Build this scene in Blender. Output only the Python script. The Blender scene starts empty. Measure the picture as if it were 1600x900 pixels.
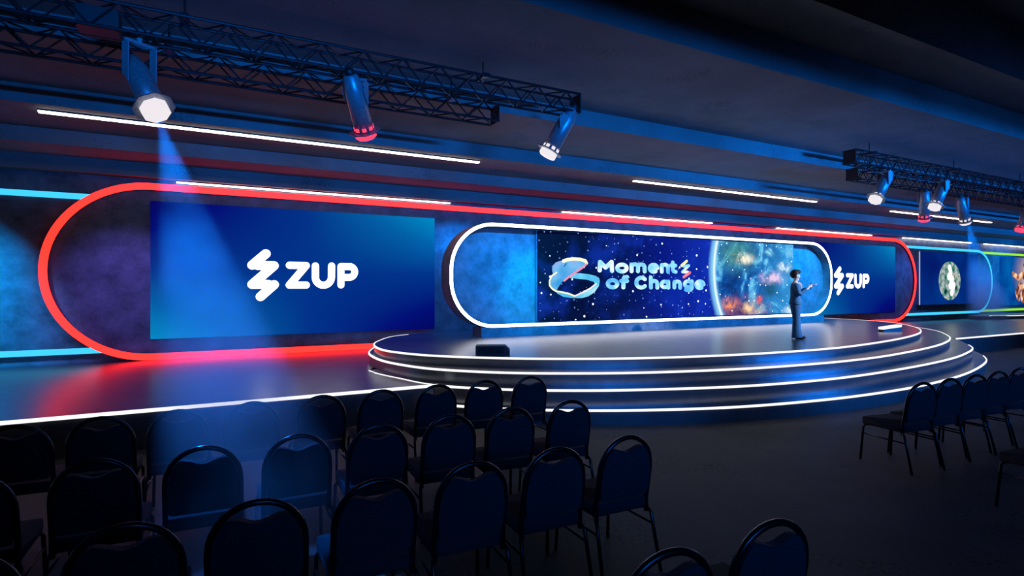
import bpy, bmesh, math, random
from mathutils import Vector, Matrix
random.seed(7)
R = math.radians
S = bpy.context.scene
C = S.collection

# ---------------------------------------------------------------- camera, world, light
cam = bpy.data.cameras.new('camera'); camo = bpy.data.objects.new('camera', cam); C.objects.link(camo)
camo.location = (0, 0, 2.05); camo.rotation_euler = (R(90), 0, R(-28.461))
cam.sensor_width = 36; cam.lens = 36 * 889 / 1600; cam.clip_end = 300
S.camera = camo
S.view_settings.view_transform = 'Standard'; S.view_settings.look = 'None'
S.view_settings.gamma = 1; S.view_settings.exposure = 0; S.view_settings.use_curve_mapping = False
w = bpy.data.worlds.new('world'); S.world = w; w.use_nodes = True
w.node_tree.nodes['Background'].inputs[0].default_value = (0.004, 0.006, 0.012, 1)
w.node_tree.nodes['Background'].inputs[1].default_value = 1.0

def area(name, loc, target, color, power, sx, sy, spread=180):
    l = bpy.data.lights.new(name, 'AREA'); l.shape = 'RECTANGLE'; l.size = sx; l.size_y = sy
    l.color = color; l.energy = power; l.spread = R(spread)
    o = bpy.data.objects.new(name, l); C.objects.link(o); o.location = loc
    o.rotation_euler = (Vector(target) - Vector(loc)).to_track_quat('-Z', 'Y').to_euler()
    return o
def spot(name, loc, target, color, power, angle, blend=0.6, size=0.08):
    l = bpy.data.lights.new(name, 'SPOT'); l.color = color; l.energy = power
    l.spot_size = R(angle); l.spot_blend = blend; l.shadow_soft_size = size
    o = bpy.data.objects.new(name, l); C.objects.link(o); o.location = loc
    o.rotation_euler = (Vector(target) - Vector(loc)).to_track_quat('-Z', 'Y').to_euler()
    return o
CYB = (0.0, 0.36, 1.0)
# blue wash lamps on the audience side of the hall, plus an added ceiling light
area('audience_wash_far', (26, -5, 3.3), (15, 10, 1.0), (0.0, 0.20, 1.0), 300, 9, 1.2, 40)
area('audience_wash_near', (4, -5, 3.0), (7, 12, 0.6), (0.0, 0.20, 1.0), 34, 9, 1.0, 44)
area('added_ceiling_wash', (24, -5, 3.0), (24, 3, 7.2), (0.0, 0.16, 1.0), 26, 16, 0.6, 28)  # added unseen light, tints the highest ceiling steps blue
# added unseen blue area lights, made long and narrow to tint the ceiling risers
for x, p in ((-7, 34), (5, 70), (17, 135), (29, 165), (41, 165)):
    area('added_riser_wash', (x, -1.0, 4.0), (x, 12, 5.45), (0.0, 0.20, 1.0), p, 12, 0.12, 17)
# coloured wall washes of the stage rig
spot('wall_wash_outer_left', (-4.6, 12.0, 4.4), (-4.3, 14.5, 1.75), (0.0, 0.33, 1.0), 2600, 60, 1.0, 0)
spot('wall_wash_violet', (-1.0, 11.6, 4.5), (-1.5, 14.5, 1.6), (0.22, 0.15, 1.0), 480, 50, 1.0, 0)
spot('wall_wash_between', (6.1, 13.2, 4.3), (5.9, 14.5, 1.4), (0.0, 0.22, 1.0), 550, 100, 1.0, 0)
spot('ring_wash_left', (6.6, 9.4, 4.7), (6.6, 12.7, 2.2), (0.0, 0.26, 1.0), 1700, 62, 1.0, 0)
spot('ring_wash_left_core', (7.0, 10.2, 4.4), (7.2, 12.7, 1.8), (0.0, 0.55, 1.0), 1100, 36, 1.0, 0)
spot('ring_wash_right', (18.1, 9.6, 4.7), (18.4, 12.7, 2.1), (0.0, 0.34, 1.0), 2800, 66, 1.0, 0)
spot('wall_wash_far', (28.3, 12.4, 4.3), (28.3, 14.5, 1.5), (0.02, 0.18, 1.0), 450, 90, 1.0, 0)
spot('wall_wash_outer_right', (38, 11.6, 4.4), (38, 14.5, 2.0), (0.0, 0.28, 1.0), 1100, 100, 1.0, 0)
spot('plinth_wash', (9, 9.5, 4.6), (9, 12.2, 1.0), (0.0, 0.3, 1.0), 900, 110, 1.0, 0)
spot('plinth_wash', (15, 9.5, 4.6), (15, 12.2, 1.0), (0.0, 0.3, 1.0), 900, 110, 1.0, 0)
spot('presenter_spot', (14.2, 3.0, 4.6), (12.0, 8.6, 1.7), (0.62, 0.80, 1.0), 2800, 18, 0.7, 0.05)

# ---------------------------------------------------------------- materials
def lin(r, g, b):
    f = lambda c: (c/255/12.92) if c/255 <= 0.04045 else ((c/255+0.055)/1.055)**2.4
    return (f(r), f(g), f(b), 1)
def newmat(name):
    m = bpy.data.materials.new(name); m.use_nodes = True
    return m, m.node_tree, m.node_tree.nodes['Principled BSDF']
def nd(nt, t, **k):
    n = nt.nodes.new(t)
    for a, b in k.items(): setattr(n, a, b)
    return n
def obj_coord(nt, scale=(1, 1, 1)):
    tc = nd(nt, 'ShaderNodeTexCoord'); mp = nd(nt, 'ShaderNodeMapping'); mp.inputs['Scale'].default_value = scale
    nt.links.new(tc.outputs['Object'], mp.inputs['Vector']); return mp.outputs[0]
def mat(name, col, rough=0.5, metal=0.0, var=0.0, scale=8, bump=0.0, spec=0.5):
    m, nt, b = newmat(name)
    b.inputs['Roughness'].default_value = rough; b.inputs['Metallic'].default_value = metal
    b.inputs['Specular IOR Level'].default_value = spec
    b.inputs['Base Color'].default_value = (*col, 1)
    n = nd(nt, 'ShaderNodeTexNoise'); n.inputs['Scale'].default_value = scale; n.inputs['Detail'].default_value = 5
    nt.links.new(obj_coord(nt), n.inputs['Vector'])
    r = nd(nt, 'ShaderNodeValToRGB'); v = max(var, 0.06)
    r.color_ramp.elements[0].position = 0.3; r.color_ramp.elements[1].position = 0.7
    r.color_ramp.elements[0].color = (*[c*(1-v) for c in col], 1); r.color_ramp.elements[1].color = (*[min(1, c*(1+v)) for c in col], 1)
    nt.links.new(n.outputs['Fac'], r.inputs[0]); nt.links.new(r.outputs[0], b.inputs['Base Color'])
    if bump:
        bp = nd(nt, 'ShaderNodeBump'); bp.inputs['Strength'].default_value = bump
        nt.links.new(n.outputs['Fac'], bp.inputs['Height']); nt.links.new(bp.outputs[0], b.inputs['Normal'])
    return m
def emis(name, col, strength):
    m, nt, b = newmat(name)
    b.inputs['Base Color'].default_value = (0.02, 0.02, 0.02, 1)
    b.inputs['Emission Color'].default_value = (*col[:3], 1); b.inputs['Emission Strength'].default_value = strength
    return m
def concrete(name, col, rough, var=0.5, pits=0.0, scale=1.2, spec=0.4):
    m, nt, b = newmat(name)
    b.inputs['Roughness'].default_value = rough; b.inputs['Specular IOR Level'].default_value = spec
    v = obj_coord(nt)
    n = nd(nt, 'ShaderNodeTexNoise'); n.inputs['Scale'].default_value = scale; n.inputs['Detail'].default_value = 11; n.inputs['Roughness'].default_value = 0.72
    nt.links.new(v, n.inputs['Vector'])
    r = nd(nt, 'ShaderNodeValToRGB')
    r.color_ramp.elements[0].position = 0.32; r.color_ramp.elements[1].position = 0.68
    r.color_ramp.elements[0].color = (*[c*(1-var) for c in col], 1); r.color_ramp.elements[1].color = (*[c*(1+var) for c in col], 1)
    nt.links.new(n.outputs['Fac'], r.inputs[0])
    out = r.outputs[0]
    if pits:
        a = nd(nt, 'ShaderNodeTexNoise'); a.inputs['Scale'].default_value = 26; a.inputs['Detail'].default_value = 4
        nt.links.new(v, a.inputs['Vector'])
        c2 = nd(nt, 'ShaderNodeTexNoise'); c2.inputs['Scale'].default_value = 1.1
        nt.links.new(v, c2.inputs['Vector'])
        mu = nd(nt, 'ShaderNodeMath', operation='MULTIPLY'); nt.links.new(a.outputs['Fac'], mu.inputs[0]); nt.links.new(c2.outputs['Fac'], mu.inputs[1])
        q = nd(nt, 'ShaderNodeValToRGB'); q.color_ramp.elements[0].position = 0.36; q.color_ramp.elements[1].position = 0.372
        nt.links.new(mu.outputs[0], q.inputs[0])
        mx = nd(nt, 'ShaderNodeMix', data_type='RGBA'); mx.inputs['B'].default_value = (*[c*(1-pits) for c in col], 1)
        nt.links.new(q.outputs[0], mx.inputs['Factor']); nt.links.new(out, mx.inputs['A']); out = mx.outputs['Result']
    nt.links.new(out, b.inputs['Base Color'])
    bp = nd(nt, 'ShaderNodeBump'); bp.inputs['Strength'].default_value = 0.12
    nt.links.new(n.outputs['Fac'], bp.inputs['Height']); nt.links.new(bp.outputs[0], b.inputs['Normal'])
    return m
M_wall = concrete('dark blue grey plaster', (0.16, 0.17, 0.20), 0.6, 0.5, 0, 2.6)
M_ceil = concrete('painted concrete ceiling', (0.20, 0.185, 0.18), 0.75, 0.2, 0.35, 0.7)
M_floor = concrete('dark pitted concrete floor', (0.085, 0.078, 0.07), 0.6, 0.25, 0.7, 0.9)
M_deck = concrete('dark satin stage laminate', (0.27, 0.275, 0.29), 0.29, 0.18, 0, 2.5, 0.6)
M_deck.node_tree.nodes['Principled BSDF'].inputs['Metallic'].default_value = 0.85
M_black = mat('black paint', (0.012, 0.012, 0.014), 0.5)
M_truss = mat('black gloss truss tube', (0.03, 0.03, 0.034), 0.25, 0.5)
M_lamp = mat('grey metal lamp housing', (0.32, 0.34, 0.36), 0.38, 0.45, 0.2, 30)
M_plate = mat('grey steel yoke plate', (0.34, 0.36, 0.38), 0.5, 0.3, 0.15, 25)
M_fabric = mat('dark chair fabric', (0.035, 0.04, 0.05), 0.9, 0, 0.3, 120)
M_chrome = mat('dark polished steel tube', (0.07, 0.07, 0.075), 0.25, 0.9, 0.1, 20)
E_white = emis('white led', (1, 0.98, 0.96), 5.5)
E_stage = emis('stage edge led', (1, 1, 1), 1.15)
E_red = emis('red led', (1.0, 0.016, 0.010), 4.0)
E_cyan = emis('cyan led', (0.05, 0.56, 1.0), 1.25)
E_green = emis('lime led', (0.36, 1.0, 0.03), 0.85)
E_lens = emis('white lamp lens', (0.92, 0.86, 0.90), 0.95)
E_rlens = emis('red lamp lens', (1.0, 0.06, 0.14), 1.2)
M_redsh = mat('red acrylic', (0.35, 0.01, 0.012), 0.4)

# ---------------------------------------------------------------- mesh helpers
def link(name, me, m=None, parent=None):
    o = bpy.data.objects.new(name, me); C.objects.link(o)
    if m: me.materials.append(m)
    if parent: o.parent = parent
    return o
def tag(o, label, cat, group=None):
    o['label'] = label; o['category'] = cat
    if group: o['group'] = group
    return o
def empty(name, loc=(0, 0, 0), rz=0):
    o = bpy.data.objects.new(name, None); C.objects.link(o); o.location = loc; o.rotation_euler.z = rz
    o.empty_display_size = 0.1
    return o
def struct(o): o['kind'] = 'structure'; return o
def finish(name, bm, m, parent=None, smooth=False):
    bmesh.ops.recalc_face_normals(bm, faces=bm.faces)
    me = bpy.data.meshes.new(name); bm.to_mesh(me); bm.free()
    if smooth:
        for p in me.polygons: p.use_smooth = True
    return link(name, me, m, parent)
def box(bm, x0, x1, y0, y1, z0, z1):
    v = [bm.verts.new(p) for p in ((x0,y0,z0),(x1,y0,z0),(x1,y1,z0),(x0,y1,z0),(x0,y0,z1),(x1,y0,z1),(x1,y1,z1),(x0,y1,z1))]
    for f in ((0,3,2,1),(4,5,6,7),(0,1,5,4),(1,2,6,5),(2,3,7,6),(3,0,4,7)): bm.faces.new([v[i] for i in f])
    return v
def tube(bm, pts, r, n=8, closed=False):
    pts = [Vector(p) for p in pts]; N = len(pts); rings = []
    rr = r if isinstance(r, (list, tuple)) else [r]*N
    up = None
    for i, p in enumerate(pts):
        if closed: d = pts[(i+1) % N] - pts[i-1]
        else: d = pts[min(i+1, N-1)] - pts[max(i-1, 0)]
        d.normalize()
        if up is None:
            a = Vector((0,0,1)) if abs(d.z) < 0.9 else Vector((1,0,0)); up = (a - d*a.dot(d)).normalized()
        else: up = (up - d*up.dot(d)).normalized()
        s = d.cross(up)
        rings.append([bm.verts.new(p + (up*math.cos(2*math.pi*k/n) + s*math.sin(2*math.pi*k/n))*rr[i]) for k in range(n)])
    for i in range(N if closed else N-1):
        a, b = rings[i], rings[(i+1) % N]
        for k in range(n): bm.faces.new((a[k], a[(k+1)%n], b[(k+1)%n], b[k]))
    if not closed:
        bm.faces.new(rings[0]); bm.faces.new(list(reversed(rings[-1])))
def prism(bm, poly, z0, z1):
    a = [bm.verts.new((x, y, z0)) for x, y in poly]; b = [bm.verts.new((x, y, z1)) for x, y in poly]
    bm.faces.new(list(reversed(a))); bm.faces.new(b)
    for i in range(len(poly)): j = (i+1) % len(poly); bm.faces.new((a[i], a[j], b[j], b[i]))
def catmull(P, k=6):
    out = []
    for i in range(len(P)-1):
        p0 = P[max(i-1,0)]; p1 = P[i]; p2 = P[i+1]; p3 = P[min(i+2,len(P)-1)]
        for j in range(k):
            t = j/k
            out.append(tuple(0.5*(2*p1[a]+(p2[a]-p0[a])*t+(2*p0[a]-5*p1[a]+4*p2[a]-p3[a])*t*t+(3*p1[a]-p0[a]-3*p2[a]+p3[a])*t**3) for a in (0,1)))
    out.append(P[-1]); return out
def capsule(x0, x1, z0, z1, r, n=20):                 # rounded rectangle in the wall plane, counter-clockwise
    P = []
    for cx, cz, a0 in ((x1-r, z1-r, 0), (x0+r, z1-r, 90), (x0+r, z0+r, 180), (x1-r, z0+r, 270)):
        for i in range(n+1):
            a = R(a0 + 90*i/n); P.append((cx + r*math.cos(a), cz + r*math.sin(a)))
    return P
def ring_mesh(bm, outer, inner, y0, y1, faces=('front','back','out','in')):
    n = len(outer)
    of = [bm.verts.new((x, y0, z)) for x, z in outer]; inf = [bm.verts.new((x, y0, z)) for x, z in inner]
    ob = [bm.verts.new((x, y1, z)) for x, z in outer]; inb = [bm.verts.new((x, y1, z)) for x, z in inner]
    for i in range(n):
        j = (i+1) % n
        if 'front' in faces: bm.faces.new((of[i], of[j], inf[j], inf[i]))
        if 'back' in faces: bm.faces.new((ob[i], ob[j], inb[j], inb[i]))
        if 'out' in faces: bm.faces.new((of[i], of[j], ob[j], ob[i]))
        if 'in' in faces: bm.faces.new((inf[i], inf[j], inb[j], inb[i]))
def wprism(bm, poly, y0, y1):                          # polygon in the wall plane, extruded along y
    a = [bm.verts.new((x, y0, z)) for x, z in poly]; b = [bm.verts.new((x, y1, z)) for x, z in poly]
    bm.faces.new(a); bm.faces.new(list(reversed(b)))
    for i in range(len(poly)): j = (i+1) % len(poly); bm.faces.new((a[i], b[i], b[j], a[j]))

# ---------------------------------------------------------------- the room
X0, X1 = -14.0, 62.0
bm = bmesh.new(); box(bm, X0, X1, -8, 14.8, -0.2, 0); struct(finish('floor', bm, M_floor))
bm = bmesh.new(); box(bm, X0, X1, 14.5, 14.8, 0, 4.6); struct(finish('wall_back', bm, M_wall))
bm = bmesh.new(); box(bm, X0-0.3, X0, -8, 14.8, 0, 8); struct(finish('wall_left', bm, M_wall))
bm = bmesh.new(); box(bm, X1, X1+0.3, -8, 14.8, 0, 8); struct(finish('wall_right', bm, M_wall))
bm = bmesh.new(); box(bm, X0, X1, -8.3, -8, 0, 8); struct(finish('wall_front', bm, M_wall))
prof = [(14.5, 4.39), (14.18, 4.39), (14.18, 4.676), (13.08, 4.676), (13.08, 4.944), (11.4, 4.944), (11.4, 5.23), (9.15, 5.23), (9.15, 5.545), (6.03, 5.545), (6.03, 6.12), (5.04, 6.12), (5.04, 7.1), (-8, 7.1)]
bm = bmesh.new()
poly = prof + [(-8, 8.0), (14.5, 8.0)]
a = [bm.verts.new((X0, y, z)) for y, z in poly]; b = [bm.verts.new((X1, y, z)) for y, z in poly]
bm.faces.new(a); bm.faces.new(list(reversed(b)))
for i in range(len(poly)): j = (i+1) % len(poly); bm.faces.new((a[i], b[i], b[j], a[j]))
struct(finish('ceiling', bm, M_ceil))

# ---------------------------------------------------------------- ceiling light strips
def strip_light(x0, x1, y, z, label, wd=0.11):
    t = empty('ceiling_light_strip', ((x0+x1)/2, y, z)); tag(t, label, 'strip light', 'white ceiling light strips')
    L = (x1-x0)/2
    bm = bmesh.new(); box(bm, -L, L, -wd/2, wd/2, -0.025, -0.001); finish('housing', bm, M_black, t)
    bm = bmesh.new(); box(bm, -L+0.01, L-0.01, -wd/2+0.008, wd/2-0.008, -0.05, -0.025); finish('diffuser', bm, E_white, t)
strip_light(-2.36, 5.52, 11.75, 4.944, 'long white light strip high on the stepped ceiling, above the left screen')
strip_light(10.08, 17.88, 11.8, 4.944, 'white strip high on the stepped ceiling, middle one of the three upper strips')
strip_light(22.5, 30.28, 11.9, 4.944, 'white light strip on the stepped ceiling, passing behind the right hand spotlights')
strip_light(-0.53, 5.89, 14.40, 4.39, 'white light strip along the wall top, directly above the left screen', 0.09)
strip_light(9.53, 15.9, 14.40, 4.39, 'white light strip along the wall top, above the central starry screen', 0.09)
strip_light(19.4, 25.7, 14.40, 4.39, 'white light strip along the wall top, above the partly hidden right screen', 0.09)
strip_light(28.2, 34.5, 14.40, 4.39, 'white light strip along the wall top, above the cyan outlined panel', 0.09)
strip_light(35.9, 42.2, 14.40, 4.39, 'white light strip along the wall top, above the lime outlined panel at the right edge', 0.09)

# ---------------------------------------------------------------- stage
ZP = 0.506
def deck(name, pts, z0, z1, led, label, cat, ledr=None):
    t = empty(name, (12, 9, z0)); tag(t, label, cat, 'stacked tiers of the round stage')
    sm = catmull(pts)
    bm = bmesh.new(); prism(bm, [(x-12, y-9) for x, y in sm], 0, z1-z0); finish('platform', bm, M_deck, t)
    lp = catmull(led); n = len(lp); bm = bmesh.new(); h = z1-z0
    offs = []
    for i in range(n):
        dx = lp[min(i+1,n-1)][0]-lp[max(i-1,0)][0]; dy = lp[min(i+1,n-1)][1]-lp[max(i-1,0)][1]; l = math.hypot(dx, dy)
        offs.append((dy/l, -dx/l))
    prev = None
    for (x, y), (nx, ny) in zip(lp, offs):
        q = [bm.verts.new((x-12+nx*a, y-9+ny*a, h+b)) for a, b in ((0.02, -0.028), (0.02, 0.004), (-0.008, 0.004), (-0.008, -0.028))]
        if prev:
            for k in range(4): bm.faces.new((prev[k], prev[(k+1)%4], q[(k+1)%4], q[k]))
        else: bm.faces.new(q)
        prev = q
    bm.faces.new(list(reversed(prev)))
    finish('led_edge', bm, E_stage, t)
    return t
# outlines run counter-clockwise seen from above: left side, front, right side, back
L1 = [(4.53,13.82),(4.0,13.42),(3.56,12.75),(3.13,11.8),(3.0,10.83),(3.14,10.1),(3.55,9.33),(4.41,8.48),(5.5,7.80),(6.67,7.31),(8.4,6.93),(10.39,6.79),(12.0,6.92),(14.05,7.3),(15.87,7.8),(17.29,8.38),(18.73,9.25),(20.3,10.6),(20.96,11.8),(21.2,13.09),(21.1,13.9)]
L2 = [(4.0,13.6),(3.4,12.75),(3.0,11.7),(2.90,10.6),(3.02,9.76),(3.38,8.87),(4.17,8.01),(5.15,7.39),(6.27,6.9),(7.9,6.48),(9.6,6.30),(11.0,6.3),(12.29,6.43),(14.19,6.76),(15.77,7.15),(17.28,7.68),(18.5,8.3),(20.0,9.24),(21.1,10.3),(21.9,11.8),(22.1,13.4)]
L3 = [(2.72,10.6),(2.76,10.17),(2.94,9.48),(3.24,8.57),(4.02,7.73),(4.97,7.10),(6.05,6.62),(7.5,6.17),(9.07,5.96),(10.6,5.95),(12.69,6.13),(14.62,6.43),(16.21,6.83),(17.33,7.2),(18.26,7.68)]
L3b = [(19.4,8.35),(20.4,9.1),(21.6,10.4)]
L4 = [(3.0,8.58),(3.42,8.13),(4.01,7.56),(4.85,6.98),(5.9,6.45),(7.2,6.0),(8.76,5.73),(10.15,5.64),(11.72,5.68),(13.7,5.93),(15.49,6.33),(17.16,6.84),(18.31,7.37)]
L4b = [(19.3,7.95),(20.3,8.84)]
deck('stage_tier', L4 + L4b, 0, 0.244, L4, 'lowest tier of the round stage, standing on the concrete floor', 'stage tier')
deck('stage_tier', [(3.6, 11.2)] + L3 + L3b, 0.244, 0.510, L3, 'second tier from the bottom of the round stage, level with the platforms', 'stage tier')
deck('stage_tier', L2, 0.510, 0.719, L2[1:], 'third tier from the bottom of the round stage, under the top deck', 'stage tier')
deck('stage_tier', L1 + [(20.6,14.4),(5.4,14.4)], 0.719, 0.883, L1, 'top deck of the round stage that the presenter stands on', 'stage tier')
def platform(poly, lx0, lx1, y0, label):
    c = (poly[0][0]+poly[1][0])/2
    t = empty('wall_platform', (c, y0, 0)); tag(t, label, 'stage platform', 'long platforms along the back wall')
    bm = bmesh.new(); prism(bm, [(x-c, y-y0) for x, y in poly], 0, ZP); finish('platform', bm, M_deck, t)
    bm = bmesh.new(); box(bm, lx0-c, lx1-c, -0.02, 0.014, ZP-0.036, ZP+0.006); finish('led_edge', bm, E_stage, t)
platform([(X0+0.01,8.58),(3.22,8.58),(2.93,9.48),(2.75,10.17),(2.71,10.6),(2.9,11.0),(3.5,11.25),(6.5,11.25),(6.5,14.49),(X0+0.01,14.49)], X0+0.01, 3.3, 8.58, 'long dark platform left of the round stage, white light line along its front')
platform([(20.25,8.86),(X1-0.01,8.86),(X1-0.01,14.49),(22.2,14.49),(22.2,12.5),(21.65,10.45),(20.45,9.15)], 20.3, X1-0.01, 8.86, 'dark platform right of the round stage, reflecting the coloured panels')
# low riser on the right platform
t = empty('low_riser', (37.4, 12.9, ZP)); tag(t, 'low dark riser with a thin light line, under the lime outline', 'riser')
bm = bmesh.new(); prism(bm, catmull([(-3.6,1.3),(-3.2,0.6),(-2.0,0.1),(0,-0.1),(2.5,-0.1),(4.5,0.3),(5.2,1.3)]), 0, 0.17); finish('deck', bm, M_deck, t)
bm = bmesh.new(); tube(bm, [(x, y, 0.165) for x, y in catmull([(-3.2,0.6),(-2.0,0.1),(0,-0.1),(2.5,-0.1),(4.5,0.3)])], 0.018, 6); finish('led_edge', bm, E_stage, t)

# ---------------------------------------------------------------- glowing outlines on the back wall
def outline(name, x0, x1, z0, z1, r, wd, dep, y1, me, label, cat='light outline', side=None, pan=0.09, back=0.0015):
    t = empty(name, ((x0+x1)/2, y1, z0)); tag(t, label, cat, 'glowing rounded outlines on the back wall')
    c = (x0+x1)/2
    o = [(x-c, z-z0) for x, z in capsule(x0, x1, z0, z1, r)]; i = [(x-c, z-z0) for x, z in capsule(x0+wd, x1-wd, z0+wd, z1-wd, r-wd)]
    bm = bmesh.new(); ring_mesh(bm, o, i, -dep, -dep+0.012); finish('led_band', bm, me, t)
    bm = bmesh.new(); ring_mesh(bm, o, i, -dep+0.012, -back); finish('channel', bm, side or M_black, t)
    bm = bmesh.new(); wprism(bm, i, -pan, -back); finish('wall_panel', bm, M_wall, t)
    return t
outline('glowing_oval_frame', -2.87, 29.2, ZP+0.005, 4.285, 1.885, 0.14, 0.18, 14.5, E_red, 'huge red glowing rounded outline framing both blue logo screens', side=M_redsh, pan=0.09, back=0.082)
outline('glowing_oval_frame', -12.5, 2.0, 0.70, 3.98, 1.63, 0.12, 0.08, 14.5, E_cyan, 'cyan glowing outline cut by the left edge, left of the big red outline', pan=0.05)
outline('glowing_oval_frame', 25.2, 36.9, 0.76, 4.02, 1.62, 0.12, 0.08, 14.5, E_cyan, 'cyan glowing rounded outline around the panel with the round forest picture', pan=0.05, back=0.0465)
outline('glowing_oval_frame', 33.6, 46.0, 0.80, 3.96, 1.57, 0.12, 0.045, 14.5, E_green, 'lime glowing outline cut by the right edge, around the picture of a dancer', pan=0.025)

# ---------------------------------------------------------------- central white ring box
t = empty('oval_stage_box', (12.18, 12.18, 0.883)); tag(t, 'white rimmed rounded box on a plinth holding the starry screen', 'stage set piece')
def rel(P): return [(x-12.18, z-0.883) for x, z in P]
XA, XB, ZA, ZB, RR = 4.98, 19.38, 1.10, 3.61, 1.14
bm = bmesh.new(); ring_mesh(bm, rel(capsule(XA, XB, ZA, ZB, RR)), rel(capsule(XA+0.075, XB-0.075, ZA+0.075, ZB-0.075, RR-0.075)), 0, 0.015); finish('led_band', bm, E_white, t)
bm = bmesh.new(); ring_mesh(bm, rel(capsule(XA+0.002, XB-0.002, ZA+0.002, ZB-0.002, RR)), rel(capsule(XA+0.075, XB-0.075, ZA+0.075, ZB-0.075, RR-0.075)), 0.015, 0.55); finish('shell', bm, M_wall, t)
bm = bmesh.new(); wprism(bm, rel(capsule(XA+0.05, XB-0.05, ZA+0.05, ZB-0.05, RR-0.05)), 0.31, 0.37); finish('back_panel', bm, M_wall, t)
bm = bmesh.new(); box(bm, 5.78-12.18, 18.9-12.18, 0.0, 0.5, 0.0, 0.225); finish('plinth', bm, M_wall, t)

# ---------------------------------------------------------------- screens
def sstep(nt, val, a, b):
    mr = nd(nt, 'ShaderNodeMapRange', interpolation_type='SMOOTHSTEP'); mr.inputs['From Min'].default_value = a; mr.inputs['From Max'].default_value = b
    nt.links.new(val, mr.inputs['Value']); return mr.outputs[0]
def math_(nt, op, a, b=None):
    n = nd(nt, 'ShaderNodeMath', operation=op)
    for i, x in enumerate((a, b)):
        if x is None: continue
        if isinstance(x, (int, float)): n.inputs[i].default_value = x
        else: nt.links.new(x, n.inputs[i])
    return n.outputs[0]
def ramp(nt, val, stops):
    r = nd(nt, 'ShaderNodeValToRGB'); e = r.color_ramp.elements
    while len(e) < len(stops): e.new(0.5)
    for el, (p, c) in zip(e, stops): el.position = p; el.color = c
    if val is not None: nt.links.new(val, r.inputs[0])
    return r.outputs[0]
def screen_mat(name):
    m, nt, b = newmat(name); b.inputs['Base Color'].default_value = (0.004, 0.004, 0.006, 1); b.inputs['Roughness'].default_value = 0.6
    b.inputs['Specular IOR Level'].default_value = 0.1
    b.inputs['Emission Strength'].default_value = 1.0
    return m, nt, b
def gradient_screen(hx, hz):
    m, nt, b = screen_mat('blue diagonal gradient picture')
    tc = nd(nt, 'ShaderNodeTexCoord'); sp = nd(nt, 'ShaderNodeSeparateXYZ'); nt.links.new(tc.outputs['Object'], sp.inputs[0])
    u = math_(nt, 'DIVIDE', sp.outputs['X'], hx); v = math_(nt, 'DIVIDE', sp.outputs['Z'], hz)
    q = math_(nt, 'MULTIPLY', u, v); q = math_(nt, 'MULTIPLY', q, 0.5); q = math_(nt, 'ADD', q, 0.5)
    col = ramp(nt, q, [(0.0, lin(2, 0, 92)), (0.22, lin(0, 12, 118)), (0.5, lin(0, 50, 138)), (0.75, lin(0, 96, 168)), (1.0, lin(0, 138, 196))])
    nt.links.new(col, b.inputs['Emission Color'])
    return m
def flat_strokes(bm, strokes, r, y, n=14, wide=1.0):
    rad = r; bm0 = set(bm.verts); strokes = [[(x/wide, z) for x, z in s] for s in strokes]
    for st in strokes:
        P = [Vector((x, 0, z)) for x, z in st]
        for a, b in zip(P[:-1], P[1:]):
            d = (b-a)
            if d.length < 1e-6: continue
            d.normalize(); pn = Vector((-d.z, 0, d.x))*rad
            bm.faces.new([bm.verts.new((q.x, y, q.z)) for q in (a+pn, b+pn, b-pn, a-pn)])
        for p in P:
            bm.faces.new([bm.verts.new((p.x+rad*math.cos(2*math.pi*k/n), y, p.z+rad*math.sin(2*math.pi*k/n))) for k in range(n)])
    for v in bm.verts:
        if v not in bm0: v.co.x *= wide
def oriented(name, bm, m, parent):                      # flat art: every face turned towards the audience
    for f in bm.faces:
        f.normal_update()
        if f.normal.y > 0: f.normal_flip()
    me = bpy.data.meshes.new(name); bm.to_mesh(me); bm.free(); return link(name, me, m, parent)
E_logo = emis('white logo pixels', (1, 1, 1), 1.5)
M_grad = gradient_screen(3.24, 1.49)
def logo_screen(dx, label):
    cx, cz = 2.22+dx, 2.435
    t = empty('led_screen', (cx, 14.5, cz)); tag(t, label, 'screen', 'blue logo screens inside the red outline')
    bm = bmesh.new(); box(bm, -3.22, 3.22, -0.10, -0.0905, -1.48, 1.48); finish('screen_housing', bm, M_black, t)
    bm = bmesh.new(); box(bm, -3.22, 3.22, -0.115, -0.1, -1.48, 1.48); dp = finish('display_panel', bm, M_grad, t)
    bm = bmesh.new(); flat_strokes(bm, [[(x-2.22, z-cz) for x, z in s] for s in ZUPM], 0.104, -0.125, 20); oriented('logo_mark', bm, E_logo, dp)
    for s in ZUPL:
        bm = bmesh.new(); flat_strokes(bm, [[(x-2.22, z-cz) for x, z in s]], 0.086, -0.125, 20); oriented('letter', bm, E_logo, dp)

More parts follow.
